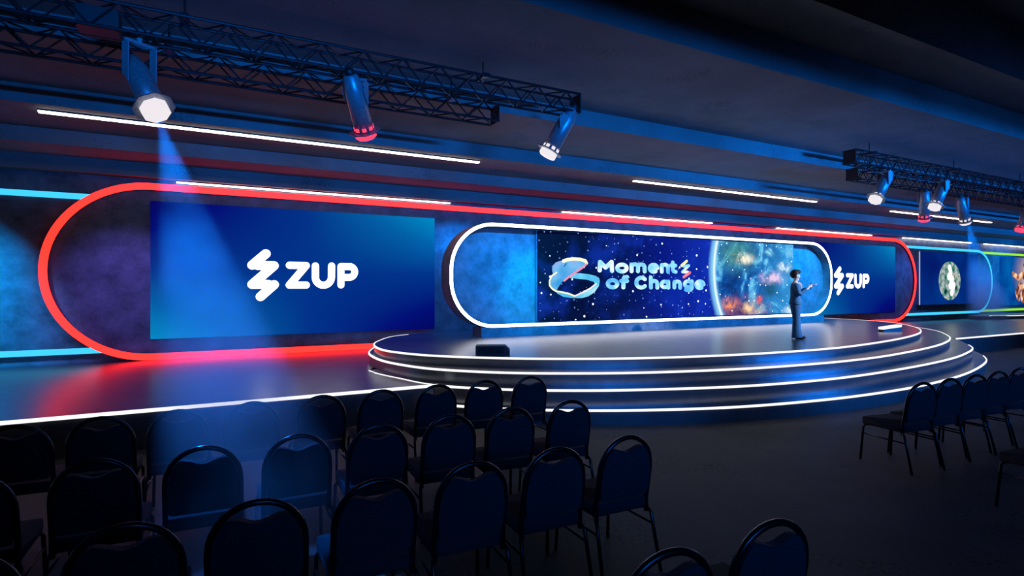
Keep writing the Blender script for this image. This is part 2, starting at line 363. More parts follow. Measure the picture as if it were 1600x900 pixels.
# artwork outlines, metres in the plane of each screen
MOC = [[(9.415, 2.526), (9.43, 2.756), (9.615, 2.605), (9.818, 2.765), (9.834, 2.516)], [(10.347, 2.605), (10.339, 2.575), (10.315, 2.547), (10.278, 2.526), (10.232, 2.511), (10.18, 2.506), (10.129, 2.51), (10.083, 2.523), (10.047, 2.543), (10.024, 2.57), (10.016, 2.599), (10.024, 2.629), (10.047, 2.656), (10.083, 2.678), (10.129, 2.692), (10.18, 2.698), (10.232, 2.694), (10.278, 2.682), (10.315, 2.661), (10.339, 2.634), (10.347, 2.605)], [(10.523, 2.52), (10.523, 2.708)], [(10.523, 2.661), (10.571, 2.706), (10.652, 2.72), (10.725, 2.702), (10.754, 2.656), (10.754, 2.523)], [(10.754, 2.656), (10.798, 2.704), (10.876, 2.718), (10.959, 2.701), (10.992, 2.654), (11.0, 2.52)], [(11.2, 2.606), (11.474, 2.624)], [(11.482, 2.626), (11.472, 2.653), (11.452, 2.678), (11.422, 2.697), (11.385, 2.709), (11.344, 2.714), (11.302, 2.711), (11.263, 2.701), (11.23, 2.683), (11.205, 2.66), (11.191, 2.633), (11.188, 2.605), (11.196, 2.578), (11.216, 2.554), (11.245, 2.534), (11.282, 2.521), (11.323, 2.515), (11.364, 2.518), (11.404, 2.528)], [(11.645, 2.52), (11.645, 2.714)], [(11.645, 2.659), (11.697, 2.712), (11.77, 2.726), (11.844, 2.708), (11.879, 2.656), (11.883, 2.52)], [(12.067, 2.797), (12.067, 2.591), (12.098, 2.542), (12.186, 2.524)], [(11.992, 2.711), (12.177, 2.708)], [(10.016, 2.167), (10.008, 2.137), (9.985, 2.109), (9.948, 2.087), (9.903, 2.073), (9.853, 2.068), (9.803, 2.073), (9.758, 2.087), (9.722, 2.109), (9.699, 2.136), (9.691, 2.166), (9.699, 2.196), (9.722, 2.224), (9.758, 2.246), (9.803, 2.26), (9.853, 2.265), (9.903, 2.26), (9.948, 2.247), (9.985, 2.225), (10.008, 2.198), (10.016, 2.167)], [(10.232, 2.066), (10.232, 2.283), (10.263, 2.342), (10.359, 2.356)], [(10.153, 2.248), (10.363, 2.246)], [(11.008, 2.301), (10.964, 2.326), (10.912, 2.339), (10.858, 2.34), (10.806, 2.33), (10.759, 2.309), (10.723, 2.278), (10.7, 2.241), (10.693, 2.201), (10.7, 2.161), (10.723, 2.124), (10.759, 2.094), (10.806, 2.073), (10.858, 2.063), (10.912, 2.065), (10.964, 2.079), (11.008, 2.104)], [(11.229, 2.063), (11.229, 2.351)], [(11.229, 2.194), (11.271, 2.239), (11.355, 2.256), (11.44, 2.233), (11.47, 2.185), (11.47, 2.06)], [(11.892, 2.154), (11.882, 2.122), (11.853, 2.094), (11.811, 2.076), (11.761, 2.069), (11.712, 2.076), (11.67, 2.094), (11.642, 2.121), (11.632, 2.154), (11.642, 2.186), (11.67, 2.213), (11.712, 2.232), (11.761, 2.238), (11.811, 2.232), (11.853, 2.214), (11.882, 2.187), (11.892, 2.154)], [(11.896, 2.239), (11.9, 2.06)], [(12.133, 2.063), (12.133, 2.231)], [(12.133, 2.181), (12.186, 2.231), (12.257, 2.244), (12.329, 2.222), (12.36, 2.169), (12.364, 2.053)], [(12.827, 2.164), (12.816, 2.129), (12.785, 2.1), (12.739, 2.08), (12.685, 2.073), (12.631, 2.08), (12.585, 2.1), (12.555, 2.129), (12.544, 2.163), (12.555, 2.197), (12.585, 2.227), (12.631, 2.246), (12.685, 2.253), (12.739, 2.247), (12.785, 2.228), (12.816, 2.198), (12.827, 2.164)], [(12.836, 2.251), (12.845, 2.057), (12.79, 1.996), (12.694, 1.98), (12.59, 2.0)], [(13.03, 2.144), (13.321, 2.152)], [(13.33, 2.158), (13.319, 2.187), (13.297, 2.213), (13.265, 2.233), (13.225, 2.247), (13.18, 2.253), (13.135, 2.25), (13.093, 2.239), (13.058, 2.221), (13.031, 2.198), (13.015, 2.17), (13.012, 2.14), (13.022, 2.111), (13.043, 2.085), (13.074, 2.064), (13.114, 2.05), (13.158, 2.044), (13.203, 2.045), (13.245, 2.056)]]
ZMARK = {'yellow': [(12.414, 2.712), (12.626, 2.849)], 'cyan': [(12.49, 2.697), (12.717, 2.718), (12.445, 2.527), (12.671, 2.524)], 'orange': [(12.504, 2.375), (12.754, 2.511)]}
RIB = {'body': [(7.892, 2.526), (7.916, 2.628), (8.002, 2.71), (8.14, 2.754), (8.35, 2.782), (8.598, 2.788), (8.85, 2.77), (8.966, 2.707), (8.85, 2.61), (8.633, 2.479), (8.385, 2.329), (8.192, 2.196), (8.088, 2.079), (8.019, 1.969), (7.899, 2.036), (7.817, 2.136), (7.824, 2.266), (7.892, 2.367), (8.002, 2.45), (7.927, 2.478)], 'top': [(8.237, 2.75), (8.35, 2.788), (8.562, 2.814), (8.777, 2.807), (8.941, 2.772), (8.981, 2.713)], 'arm': [(8.598, 2.44), (8.777, 2.442), (9.032, 2.421), (9.291, 2.376), (9.411, 2.298), (9.396, 2.201), (9.261, 2.153), (9.217, 2.216), (8.995, 2.271), (8.705, 2.293), (8.42, 2.32)], 'loop': [(9.426, 2.262), (9.385, 2.095), (9.235, 1.93), (9.032, 1.826), (8.813, 1.782), (8.526, 1.785), (8.244, 1.822), (8.054, 1.905), (8.002, 1.969), (8.14, 1.945), (8.35, 1.898), (8.562, 1.849), (8.777, 1.887), (9.032, 2.005), (9.254, 2.125)], 'hi_yellow': [(8.03, 2.45), (7.882, 2.362), (7.814, 2.237), (7.817, 2.113), (7.899, 2.027), (8.002, 1.972), (8.192, 1.942), (8.42, 1.897), (8.58, 1.843)], 'hi_red': [(8.973, 2.683), (8.831, 2.579), (8.633, 2.47), (8.402, 2.332), (8.262, 2.24)], 'hi_white': [(9.291, 2.165), (9.106, 2.044), (8.85, 1.931), (8.598, 1.837)], 'slit': [(8.357, 2.706), (8.307, 2.688), (8.237, 2.599), (8.279, 2.617)]}
ZUPM = [[(1.275, 2.849), (0.985, 2.576)], [(1.101, 2.571), (1.451, 2.573), (0.985, 2.132), (1.336, 2.133)], [(1.455, 2.129), (1.16, 1.85)]]
ZUPL = [[(1.794, 2.589), (2.166, 2.589), (1.79, 2.12), (2.166, 2.121)], [(2.38, 2.584), (2.38, 2.317), (2.378, 2.312), (2.385, 2.262), (2.403, 2.215), (2.433, 2.175), (2.472, 2.144), (2.517, 2.124), (2.566, 2.118), (2.615, 2.125), (2.661, 2.144), (2.701, 2.176), (2.731, 2.217), (2.75, 2.265), (2.757, 2.316), (2.761, 2.591)], [(2.985, 2.126), (2.985, 2.581), (3.188, 2.58), (3.222, 2.583), (3.254, 2.57), (3.281, 2.549), (3.302, 2.521), (3.315, 2.488), (3.32, 2.453), (3.315, 2.417), (3.302, 2.384), (3.281, 2.356), (3.254, 2.334), (3.222, 2.32), (3.188, 2.315), (3.001, 2.313)]]

logo_screen(0, 'large blue screen with white ZUP logo at the left, fully in view')
logo_screen(22.1, 'blue screen with white ZUP logo, partly hidden behind the white ringed box')

# starry centre screen
m_, nt, b = screen_mat('space picture')
tc = nd(nt, 'ShaderNodeTexCoord'); P = tc.outputs['Object']; sp = nd(nt, 'ShaderNodeSeparateXYZ'); nt.links.new(P, sp.inputs[0])
px, pz = sp.outputs['X'], sp.outputs['Z']
def noise(scale, detail=6, dist=0.0, rough=0.6, off=0):
    mp = nd(nt, 'ShaderNodeMapping'); mp.inputs['Location'].default_value = (off, 0, off*1.7); nt.links.new(P, mp.inputs['Vector'])
    n = nd(nt, 'ShaderNodeTexNoise'); n.inputs['Scale'].default_value = scale; n.inputs['Detail'].default_value = detail
    n.inputs['Distortion'].default_value = dist; n.inputs['Roughness'].default_value = rough; nt.links.new(mp.outputs[0], n.inputs['Vector']); return n.outputs['Fac']
def mixc(f, a, bb, blend='MIX'):
    n = nd(nt, 'ShaderNodeMix', data_type='RGBA', blend_type=blend)
    for s, x in (('Factor', f), ('A', a), ('B', bb)):
        if isinstance(x, (tuple, float, int)): n.inputs[s].default_value = x
        else: nt.links.new(x, n.inputs[s])
    return n.outputs['Result']
def blob(cx, cz, rx, rz, sharp=1.0):
    a = math_(nt, 'DIVIDE', math_(nt, 'SUBTRACT', px, cx), rx); c = math_(nt, 'DIVIDE', math_(nt, 'SUBTRACT', pz, cz), rz)
    d = math_(nt, 'SQRT', math_(nt, 'ADD', math_(nt, 'MULTIPLY', a, a), math_(nt, 'MULTIPLY', c, c)))
    return math_(nt, 'SUBTRACT', 1.0, sstep(nt, d, 0.0, sharp))
# coordinates are measured from the screen centre (12.5, 2.38)
base = ramp(nt, sstep(nt, px, -5.0, 1.8), [(0, lin(1, 0, 22)), (0.35, lin(3, 2, 60)), (0.7, lin(6, 14, 125)), (1, lin(12, 30, 160))])
base = mixc(math_(nt, 'MULTIPLY', sstep(nt, noise(0.9, 5, 0.4), 0.42, 0.75), 0.55), base, lin(20, 60, 210))
def stars(scale, rmax, off, thr):
    cb = nd(nt, 'ShaderNodeCombineXYZ'); nt.links.new(math_(nt, 'ADD', px, off), cb.inputs[0]); nt.links.new(math_(nt, 'ADD', pz, off), cb.inputs[1])
    mp = cb; v = nd(nt, 'ShaderNodeTexVoronoi', voronoi_dimensions='2D'); v.inputs['Scale'].default_value = scale; nt.links.new(mp.outputs[0], v.inputs['Vector'])
    s2 = nd(nt, 'ShaderNodeSeparateColor'); nt.links.new(v.outputs['Color'], s2.inputs[0])
    keep = math_(nt, 'GREATER_THAN', s2.outputs[0], thr)
    size = math_(nt, 'MULTIPLY', s2.outputs[1], rmax)
    near = math_(nt, 'LESS_THAN', v.outputs['Distance'], size)
    return math_(nt, 'MULTIPLY', keep, near)
space = mixc(stars(4.6, 0.11, 13, 0.35), base, lin(120, 140, 220))
space = mixc(stars(2.9, 0.10, 29, 0.45), space, (1.0, 1.05, 1.3, 1))
space = mixc(blob(2.35-0.25, 0.72, 0.32, 0.16), space, lin(150, 190, 255))
# nebula disc on the right
neb = ramp(nt, noise(0.9, 10, 0.7, 0.62, 5), [(0.30, lin(4, 16, 50)), (0.45, lin(14, 62, 135)), (0.55, lin(30, 110, 185)), (0.62, lin(110, 205, 245)), (0.74, lin(210, 248, 255))])
neb = mixc(math_(nt, 'MULTIPLY', blob(2.3, 0.75, 1.5, 0.9), 0.75), neb, mixc(noise(2.5, 8, 1.0), lin(6, 18, 12), lin(100, 190, 130)))
neb = mixc(math_(nt, 'MULTIPLY', blob(2.7, -1.1, 1.9, 0.75), 0.8), neb, mixc(sstep(nt, noise(2.6, 8, 1.3, 0.6, 2), 0.35, 0.65), lin(20, 25, 70), lin(190, 100, 90)))
neb = mixc(math_(nt, 'MULTIPLY', sstep(nt, px, 2.8, 5.0), 0.6), neb, lin(60, 165, 225))
for cx, cz, rx, rz, c in ((2.6, 0.60, 0.75, 0.26, lin(255, 245, 215)), (4.6, 0.36, 0.5, 0.26, lin(225, 250, 255)), (4.0, 0.0, 0.9, 0.35, lin(235, 205, 235)), (3.0, -0.95, 0.75, 0.28, lin(255, 215, 160)), (1.95, -0.82, 0.55, 0.28, lin(255, 150, 90)), (3.35, -0.72, 0.22, 0.2, lin(255, 100, 60)), (3.85, 0.85, 0.35, 0.2, lin(150, 230, 255)), (5.0, -1.1, 0.6, 0.3, lin(215, 245, 255))):
    neb = mixc(math_(nt, 'MULTIPLY', math_(nt, 'MULTIPLY', blob(cx, cz, rx, rz), 1.5), sstep(nt, noise(2.6, 9, 0.6, 0.68, cx), 0.38, 0.66)), neb, c)
neb = mixc(blob(3.85, -0.42, 0.42, 0.34), neb, lin(30, 85, 110))
neb = mixc(stars(3.8, 0.10, 51, 0.5), neb, (1.1, 1.25, 1.4, 1))
DX, DZ, DR = 4.37, 0.22, 3.06
a1 = math_(nt, 'SUBTRACT', px, DX); a2 = math_(nt, 'SUBTRACT', pz, DZ)
dist = math_(nt, 'SQRT', math_(nt, 'ADD', math_(nt, 'MULTIPLY', a1, a1), math_(nt, 'MULTIPLY', a2, a2)))
inside = math_(nt, 'LESS_THAN', dist, DR)
pic = mixc(inside, space, neb)
rim = math_(nt, 'SUBTRACT', 1.0, sstep(nt, math_(nt, 'ABSOLUTE', math_(nt, 'SUBTRACT', dist, DR+0.08)), 0.04, 0.24))
pic = mixc(math_(nt, 'MULTIPLY', rim, 0.9), pic, lin(130, 205, 250))
core = math_(nt, 'SUBTRACT', 1.0, sstep(nt, math_(nt, 'ABSOLUTE', math_(nt, 'SUBTRACT', dist, DR+0.03)), 0.02, 0.08))
pic = mixc(core, pic, lin(225, 248, 255))
nt.links.new(pic, b.inputs['Emission Color'])
SC = (12.5, 2.38)
t = empty('led_screen', (SC[0], 12.67, SC[1])); tag(t, 'starry space screen reading Moments of Change, inside the white ringed box', 'screen')
M_edge = mat('brushed aluminium edge', (0.25, 0.33, 0.45), 0.35, 0.6)
bm = bmesh.new(); box(bm, -5.06, 5.06, -0.25, -0.18, -1.18, 1.13); finish('screen_housing', bm, M_edge, t)
bm = bmesh.new(); box(bm, -5.04, 5.06, -0.268, -0.25, -1.18, 1.13); dp = finish('display_panel', bm, m_, t)
def art(name, strokes, r, m, y=-0.276, wide=1.0):
    bm = bmesh.new(); flat_strokes(bm, [[(x-SC[0], z-SC[1]) for x, z in s] for s in strokes], r, y, 14, wide); return oriented(name, bm, m, dp)
def poly_art(name, P, m, y):
    bm = bmesh.new(); f = bm.faces.new([bm.verts.new((x-SC[0], y, z-SC[1])) for x, z in P]); bmesh.ops.triangulate(bm, faces=[f]); return oriented(name, bm, m, dp)
def noisy_emis(name, stops, scale, strength=1.0):
    m, nt, b = screen_mat(name); n = nd(nt, 'ShaderNodeTexNoise'); n.inputs['Scale'].default_value = scale; n.inputs['Detail'].default_value = 2
    nt.links.new(obj_coord(nt), n.inputs['Vector']); nt.links.new(ramp(nt, n.outputs['Fac'], stops), b.inputs['Emission Color'])
    b.inputs['Emission Strength'].default_value = strength
    return m
E_txt = noisy_emis('pale blue lettering', [(0.36, lin(90, 180, 250)), (0.5, lin(150, 225, 255)), (0.62, lin(235, 245, 255))], 2.2, 1.1)
E_rib = noisy_emis('iridescent ribbon', [(0.35, lin(60, 160, 225)), (0.5, lin(120, 190, 240)), (0.6, lin(165, 165, 230)), (0.7, lin(200, 235, 255))], 1.3)
E_rib2 = noisy_emis('cyan ribbon', [(0.35, lin(80, 190, 235)), (0.5, lin(120, 215, 245)), (0.65, lin(200, 245, 255))], 1.6)
for idx in ((0,), (1,), (2, 3, 4), (5, 6), (7, 8), (9, 10), (11,), (12, 13), (14,), (15, 16), (17, 18), (19, 20), (21, 22), (23, 24)):
    art('letter', [MOC[q] for q in idx], 0.056, E_txt, wide=1.3)
art('letter_stroke', [ZMARK['cyan']], 0.042, E_txt)
art('letter_stroke', [ZMARK['yellow']], 0.044, emis('pale yellow', lin(250, 240, 150), 1), -0.278)['label'] = 'pale yellow upper stroke of the lettering'
art('letter_stroke', [ZMARK['orange']], 0.044, emis('coral orange', lin(255, 120, 80), 1), -0.278)['label'] = 'coral lower stroke of the lettering'
poly_art('ribbon_band', RIB['arm'], E_rib2, -0.274); poly_art('ribbon_band', RIB['loop'], E_rib2, -0.275); poly_art('ribbon_band', RIB['body'], E_rib, -0.277)
art('ribbon_edge', [RIB['top']], 0.045, emis('cream edge', lin(255, 250, 205), 1.0), -0.279)
art('ribbon_edge', [RIB['hi_yellow']], 0.022, emis('yellow edge', lin(250, 250, 190), 1.0), -0.280)
art('ribbon_edge', [RIB['hi_white']], 0.020, emis('pearl edge', lin(255, 235, 220), 1.0), -0.280)
art('ribbon_edge', [RIB['hi_red']], 0.026, emis('pink edge', lin(250, 140, 150), 1.0), -0.281)
poly_art('ribbon_slit', RIB['slit'], M_black, -0.282)

# right cyan panel screen with the round picture
t = empty('led_screen', (32.15, 14.5, 2.5)); tag(t, 'dark blue screen with a round forest picture inside the right cyan outline', 'screen')
bm = bmesh.new(); box(bm, -2.78, 2.78, -0.2, -0.0505, -1.24, 1.26); finish('screen_housing', bm, M_edge, t)
E_navy = noisy_emis('deep blue picture', [(0.3, lin(2, 14, 96)), (0.7, lin(0, 55, 140))], 0.45)
bm = bmesh.new(); box(bm, -2.72, 2.78, -0.215, -0.2, -1.24, 1.26); dp = finish('display_panel', bm, E_navy, t)
bm = bmesh.new(); box(bm, -2.78, -2.73, -0.225, -0.2, -1.24, 1.26); finish('painted_lit_edge', bm, emis('painted pale lit edge', lin(190, 215, 255), 0.7), t)  # lit side of the screen slab, painted as a glowing strip
E_for = noisy_emis('forest picture', [(0.3, lin(20, 40, 60)), (0.42, lin(60, 140, 110)), (0.5, lin(130, 150, 150)), (0.58, lin(190, 195, 200)), (0.7, lin(120, 140, 70))], 3.2)
bm = bmesh.new(); bm.faces.new([bm.verts.new((1.04*math.cos(2*math.pi*k/40)-0.02, -0.222, 0.95*math.sin(2*math.pi*k/40)-0.1)) for k in range(40)]); oriented('round_picture', bm, E_for, dp)
bm = bmesh.new(); flat_strokes(bm, [[(-0.05, 0.55), (0.05, 0.3), (-0.15, 0.1), (0.2, 0.0), (0.0, -0.35), (0.35, -0.3), (0.15, -0.7)]], 0.16, -0.23)
oriented('logo_mark', bm, emis('white mark', (1, 1, 1), 1), dp)
# lime panel screen with a dancer
t = empty('led_screen', (42.0, 14.5, 2.4)); tag(t, 'blue screen with a dancer in a warm glow, cut by the right edge', 'screen')
m_, nt, b = screen_mat('warm column of light on blue'); tc = nd(nt, 'ShaderNodeTexCoord'); P = tc.outputs['Object']; sp = nd(nt, 'ShaderNodeSeparateXYZ'); nt.links.new(P, sp.inputs[0]); px, pz = sp.outputs['X'], sp.outputs['Z']
nt.links.new(mixc(blob(-0.4, 0.4, 2.6, 1.9), mixc(sstep(nt, noise(0.8, 4), 0.3, 0.7), lin(0, 50, 140), lin(0, 95, 170)), lin(225, 190, 160)), b.inputs['Emission Color'])
bm = bmesh.new(); box(bm, -4.2, 3.4, -0.08, -0.0255, -1.3, 1.35); dp = finish('display_panel', bm, m_, t)
E_skin = noisy_emis('bronze figure', [(0.35, lin(90, 45, 45)), (0.5, lin(225, 150, 105)), (0.65, lin(255, 215, 175))], 3.0)
bm = bmesh.new(); flat_strokes(bm, [[(-2.75, 0.42), (-2.1, 0.2), (-1.5, 0.5)], [(-1.5, 0.5), (-1.4, -0.2)], [(-1.4, 0.85), (-1.38, 0.9)], [(-1.5, 0.5), (-0.9, 0.6), (-0.3, 0.9)]], 0.15, -0.09)
flat_strokes(bm, [[(-1.9, -0.2), (-2.3, -0.6), (-2.1, -0.9)], [(-1.4, -0.2), (-1.7, -0.7), (-1.6, -1.0)], [(-1.3, -0.2), (-0.9, -0.8)]], 0.2, -0.091)
oriented('dancer_picture', bm, E_skin, dp)

# ---------------------------------------------------------------- monitors and bars on the stage
t = empty('stage_monitor', (4.52, 9.05, 0.883), R(-28.5)); tag(t, 'dark wedge stage monitor lying near the left edge of the top deck', 'stage monitor')
bm = bmesh.new()
prof2 = [(-0.30, 0), (-0.30, 0.15), (0.22, 0.15), (0.30, 0.075), (0.30, 0)]
wprism(bm, prof2, -0.14, 0.16); bmesh.ops.bevel(bm, geom=bm.edges[:], offset=0.008, segments=1); finish('cabinet', bm, mat('dark grey monitor casing', (0.07, 0.09, 0.09), 0.6), t)
bm = bmesh.new(); box(bm, -0.27, 0.19, -0.148, -0.139, 0.02, 0.13); finish('grille', bm, mat('black speaker mesh', (0.03, 0.04, 0.04), 0.8), t)
t = empty('stage_light_bar', (16.25, 8.55, 0.883), R(-6)); tag(t, 'small dark bar with a white glowing top near the right edge of the top deck', 'light bar')
bm = bmesh.new(); wprism(bm, [(-0.36, 0), (-0.36, 0.06), (0.36, 0.11), (0.36, 0)], 0, 0.14); finish('casing', bm, M_black, t)
bm = bmesh.new(); wprism(bm, [(-0.37, 0.062), (-0.37, 0.125), (0.37, 0.175), (0.37, 0.112)], 0, 0.14); finish('diffuser', bm, E_stage, t)

# ---------------------------------------------------------------- trusses
def truss(x0, x1, y, z0, z1, bay, label):
    W = 0.30; L = x1-x0; h = z1-z0
    t = empty('lighting_truss', (x0, y, z0)); tag(t, label, 'lighting truss', 'black box trusses under the ceiling')
    for yy in (0, W):
        for zz in (0, h):
            bm = bmesh.new(); tube(bm, [(0, yy, zz), (L, yy, zz)], 0.021, 8); finish('chord', bm, M_truss, t)
    n = int(L/bay); st = L/n
    faces = [((0, 0, 1), (0, 0, 0)), ((0, W, 1), (0, W, 0)), ((0, 0, 0), (0, W, 0)), ((0, 0, 1), (0, W, 1))]
    for (a, b_) in faces:
        bm = bmesh.new()
        pa = lambda q, x: (x, q[1], q[2]*h)
        for i in range(n):
            xa = i*st; xm = xa+st/2
            tube(bm, [pa(b_, xa), pa(a, xm)], 0.0125, 6); tube(bm, [pa(a, xm), pa(b_, xa+st)], 0.0125, 6)
        finish('bracing', bm, M_truss, t)
    for xx in (0, L):
        bm = bmesh.new(); tube(bm, [(xx,0,0),(xx,W,0),(xx,W,h),(xx,0,h)], 0.016, 6, True); box(bm, xx-0.006, xx+0.006, 0.01, W-0.01, 0.01, h-0.01); finish('end_frame', bm, M_black, t)
    ctop = lambda yw: 5.545 if yw < 9.15 else 5.23
    k = 0.8
    while k < L:
        bm = bmesh.new(); tube(bm, [(k, W/2, h), (k, W/2, ctop(y)-z0)], 0.012, 6); box(bm, k-0.05, k+0.05, -0.01, W+0.01, h-0.01, h+0.04); finish('hanger', bm, M_truss, t); k += 4.0
    return t
truss(-5.0, 5.53, 7.80, 4.985, 5.285, 0.55, 'front black box truss at the upper left carrying the three left spotlights')
truss(-5.2, 4.41, 8.60, 4.89, 5.17, 0.55, 'rear black box truss at the upper left, behind the one with the spotlights, ending shorter')
truss(13.3, 32.0, 7.80, 4.975, 5.275, 0.5, 'front black box truss at the upper right carrying the two white lensed spotlights')
truss(14.75, 32.0, 8.60, 4.86, 5.14, 0.5, 'rear black box truss at the upper right, half hidden behind the front one')
bm = bmesh.new(); box(bm, -0.2, 0.2, -0.17, 0.17, -0.22, 0.02); bmesh.ops.bevel(bm, geom=bm.edges[:], offset=0.02, segments=2)
o = finish('cable_box', bm, M_black); o.location = (-1.05, 7.99, 5.19); tag(o, 'black junction box inside the upper left truss, near the first spotlight', 'junction box')

# ---------------------------------------------------------------- spotlights
def lamp(pivot, d, ztruss, lens, label, yaw=0.0, group='spotlights hanging from the trusses'):
    P = Vector(pivot); d = Vector(d).normalized()
    t = empty('stage_spotlight', (P.x, P.y, ztruss)); tag(t, label, 'spotlight', group)
    hor = Vector((d.x, d.y, 0)); ax = Vector((-hor.y, hor.x, 0)).normalized() if hor.length > 0.05 else Vector((1, 0, 0))
    up = ax.cross(d).normalized()
    off = P - Vector((P.x, P.y, ztruss))
    F = Matrix(((ax.x, up.x, d.x, off.x), (ax.y, up.y, d.y, off.y), (ax.z, up.z, d.z, off.z), (0, 0, 0, 1)))
    def lathe(name, prof, n, m, smooth=True, ph=0.0, par=None):
        bm = bmesh.new(); rings = []
        for z, r in prof: rings.append([bm.verts.new((r*math.cos(2*math.pi*(k+ph)/n), r*math.sin(2*math.pi*(k+ph)/n), z)) for k in range(n)])
        for a, b_ in zip(rings[:-1], rings[1:]):
            for k in range(n): bm.faces.new((a[k], a[(k+1)%n], b_[(k+1)%n], b_[k]))
        bm.faces.new(list(reversed(rings[0]))); bm.faces.new(rings[-1])
        bm.transform(F); o = finish(name, bm, m, par or t)
        if smooth:
            for p in o.data.polygons: p.use_smooth = len(p.vertices) == 4
        return o
    lb = lathe('lamp_body', [(-0.30, 0.07), (-0.28, 0.10), (-0.08, 0.132), (0.0, 0.135), (0.50, 0.135)], 24, M_lamp)
    lathe('rear_cap', [(-0.38, 0.04), (-0.37, 0.06), (-0.28, 0.075)], 16, M_black, par=lb)
    fl = lathe('flange', [(0.488, 0.225), (0.503, 0.225)], 8, M_lamp, False, 0.5)
    E = lens
    lathe('lens', [(0.503, 0.152), (0.585, 0.152), (0.605, 0.128)], 8, E, False, 0.5, fl)
    bm = bmesh.new()
    for k in range(8):
        a = 2*math.pi*(k+0.5)/8; q = bmesh.ops.create_cube(bm, size=1)['verts']
        bmesh.ops.transform(bm, matrix=Matrix.Rotation(a, 4, 'Z') @ Matrix.Translation((0.134, 0, 0.445)) @ Matrix.Diagonal((0.014, 0.06, 0.05, 1)), verts=q)
    bm.transform(F); finish('vent_slots', bm, E, lb)
    zt = ztruss
    for s in (-1, 1):
        c = Vector((0, 0, 0)) + ax*s*0.155; pz = off.z
        hx = Vector((d.x, d.y, 0)); hx = hx.normalized() if hx.length > 0.05 else Vector((0, 1, 0))
        bm = bmesh.new(); pol = [(-0.065, -0.02), (0.065, -0.02), (0.065, pz-0.10), (-0.065, pz+0.02)]
        A = [c + hx*u + Vector((0, 0, v)) for u, v in pol]; th = ax*0.006
        a = [bm.verts.new(p-th) for p in A]; b_ = [bm.verts.new(p+th) for p in A]
        bm.faces.new(a); bm.faces.new(list(reversed(b_)))
        for i in range(4): j = (i+1) % 4; bm.faces.new((a[i], b_[i], b_[j], a[j]))
        finish('yoke_plate', bm, M_plate, t)
    bm = bmesh.new()
    c = [ax*0.158, -ax*0.158]; hx = Vector((d.x, d.y, 0)).normalized()*0.05
    tube(bm, [c[0], c[1]], 0.02, 8); tube(bm, [(0, 0, 0), (0, 0, 0.10)], 0.03, 8); finish('clamp', bm, M_plate, t)
lamp((-0.66, 7.95, 4.52), (0.32, -0.50, -0.80), 4.92, E_lens, 'white lensed spotlight, largest and leftmost on the upper left truss')
lamp((1.85, 7.95, 4.70), (0.37, 0.47, -0.80), 4.92, E_rlens, 'red lensed spotlight in the middle of the upper left truss, tinted blue and green')
lamp((5.30, 7.95, 4.78), (-0.40, 0.28, -0.87), 4.92, E_lens, 'white lensed spotlight at the right end of the upper left truss')
lamp((14.75, 7.95, 4.66), (-0.53, 0.10, -0.80), 4.92, E_lens, 'white lensed spotlight nearest the left end of the upper right truss')
lamp((17.48, 7.95, 4.70), (-0.43, 0.12, -0.86), 4.92, E_lens, 'white lensed spotlight in front of the red one on the upper right truss')
lamp((18.25, 8.74, 4.55), (0.35, 0.2, -0.90), 4.80, E_rlens, 'red lensed spotlight partly hidden behind a white one on the upper right trusses')
lamp((20.39, 8.74, 4.55), (0.50, 0.05, -0.87), 4.80, E_lens, 'white lensed spotlight tilted to the right, last white one on the rear right truss')
lamp((24.75, 8.74, 4.55), (-0.25, 0.2, -0.95), 4.80, E_rlens, 'red lensed spotlight cut by the right edge of the view')

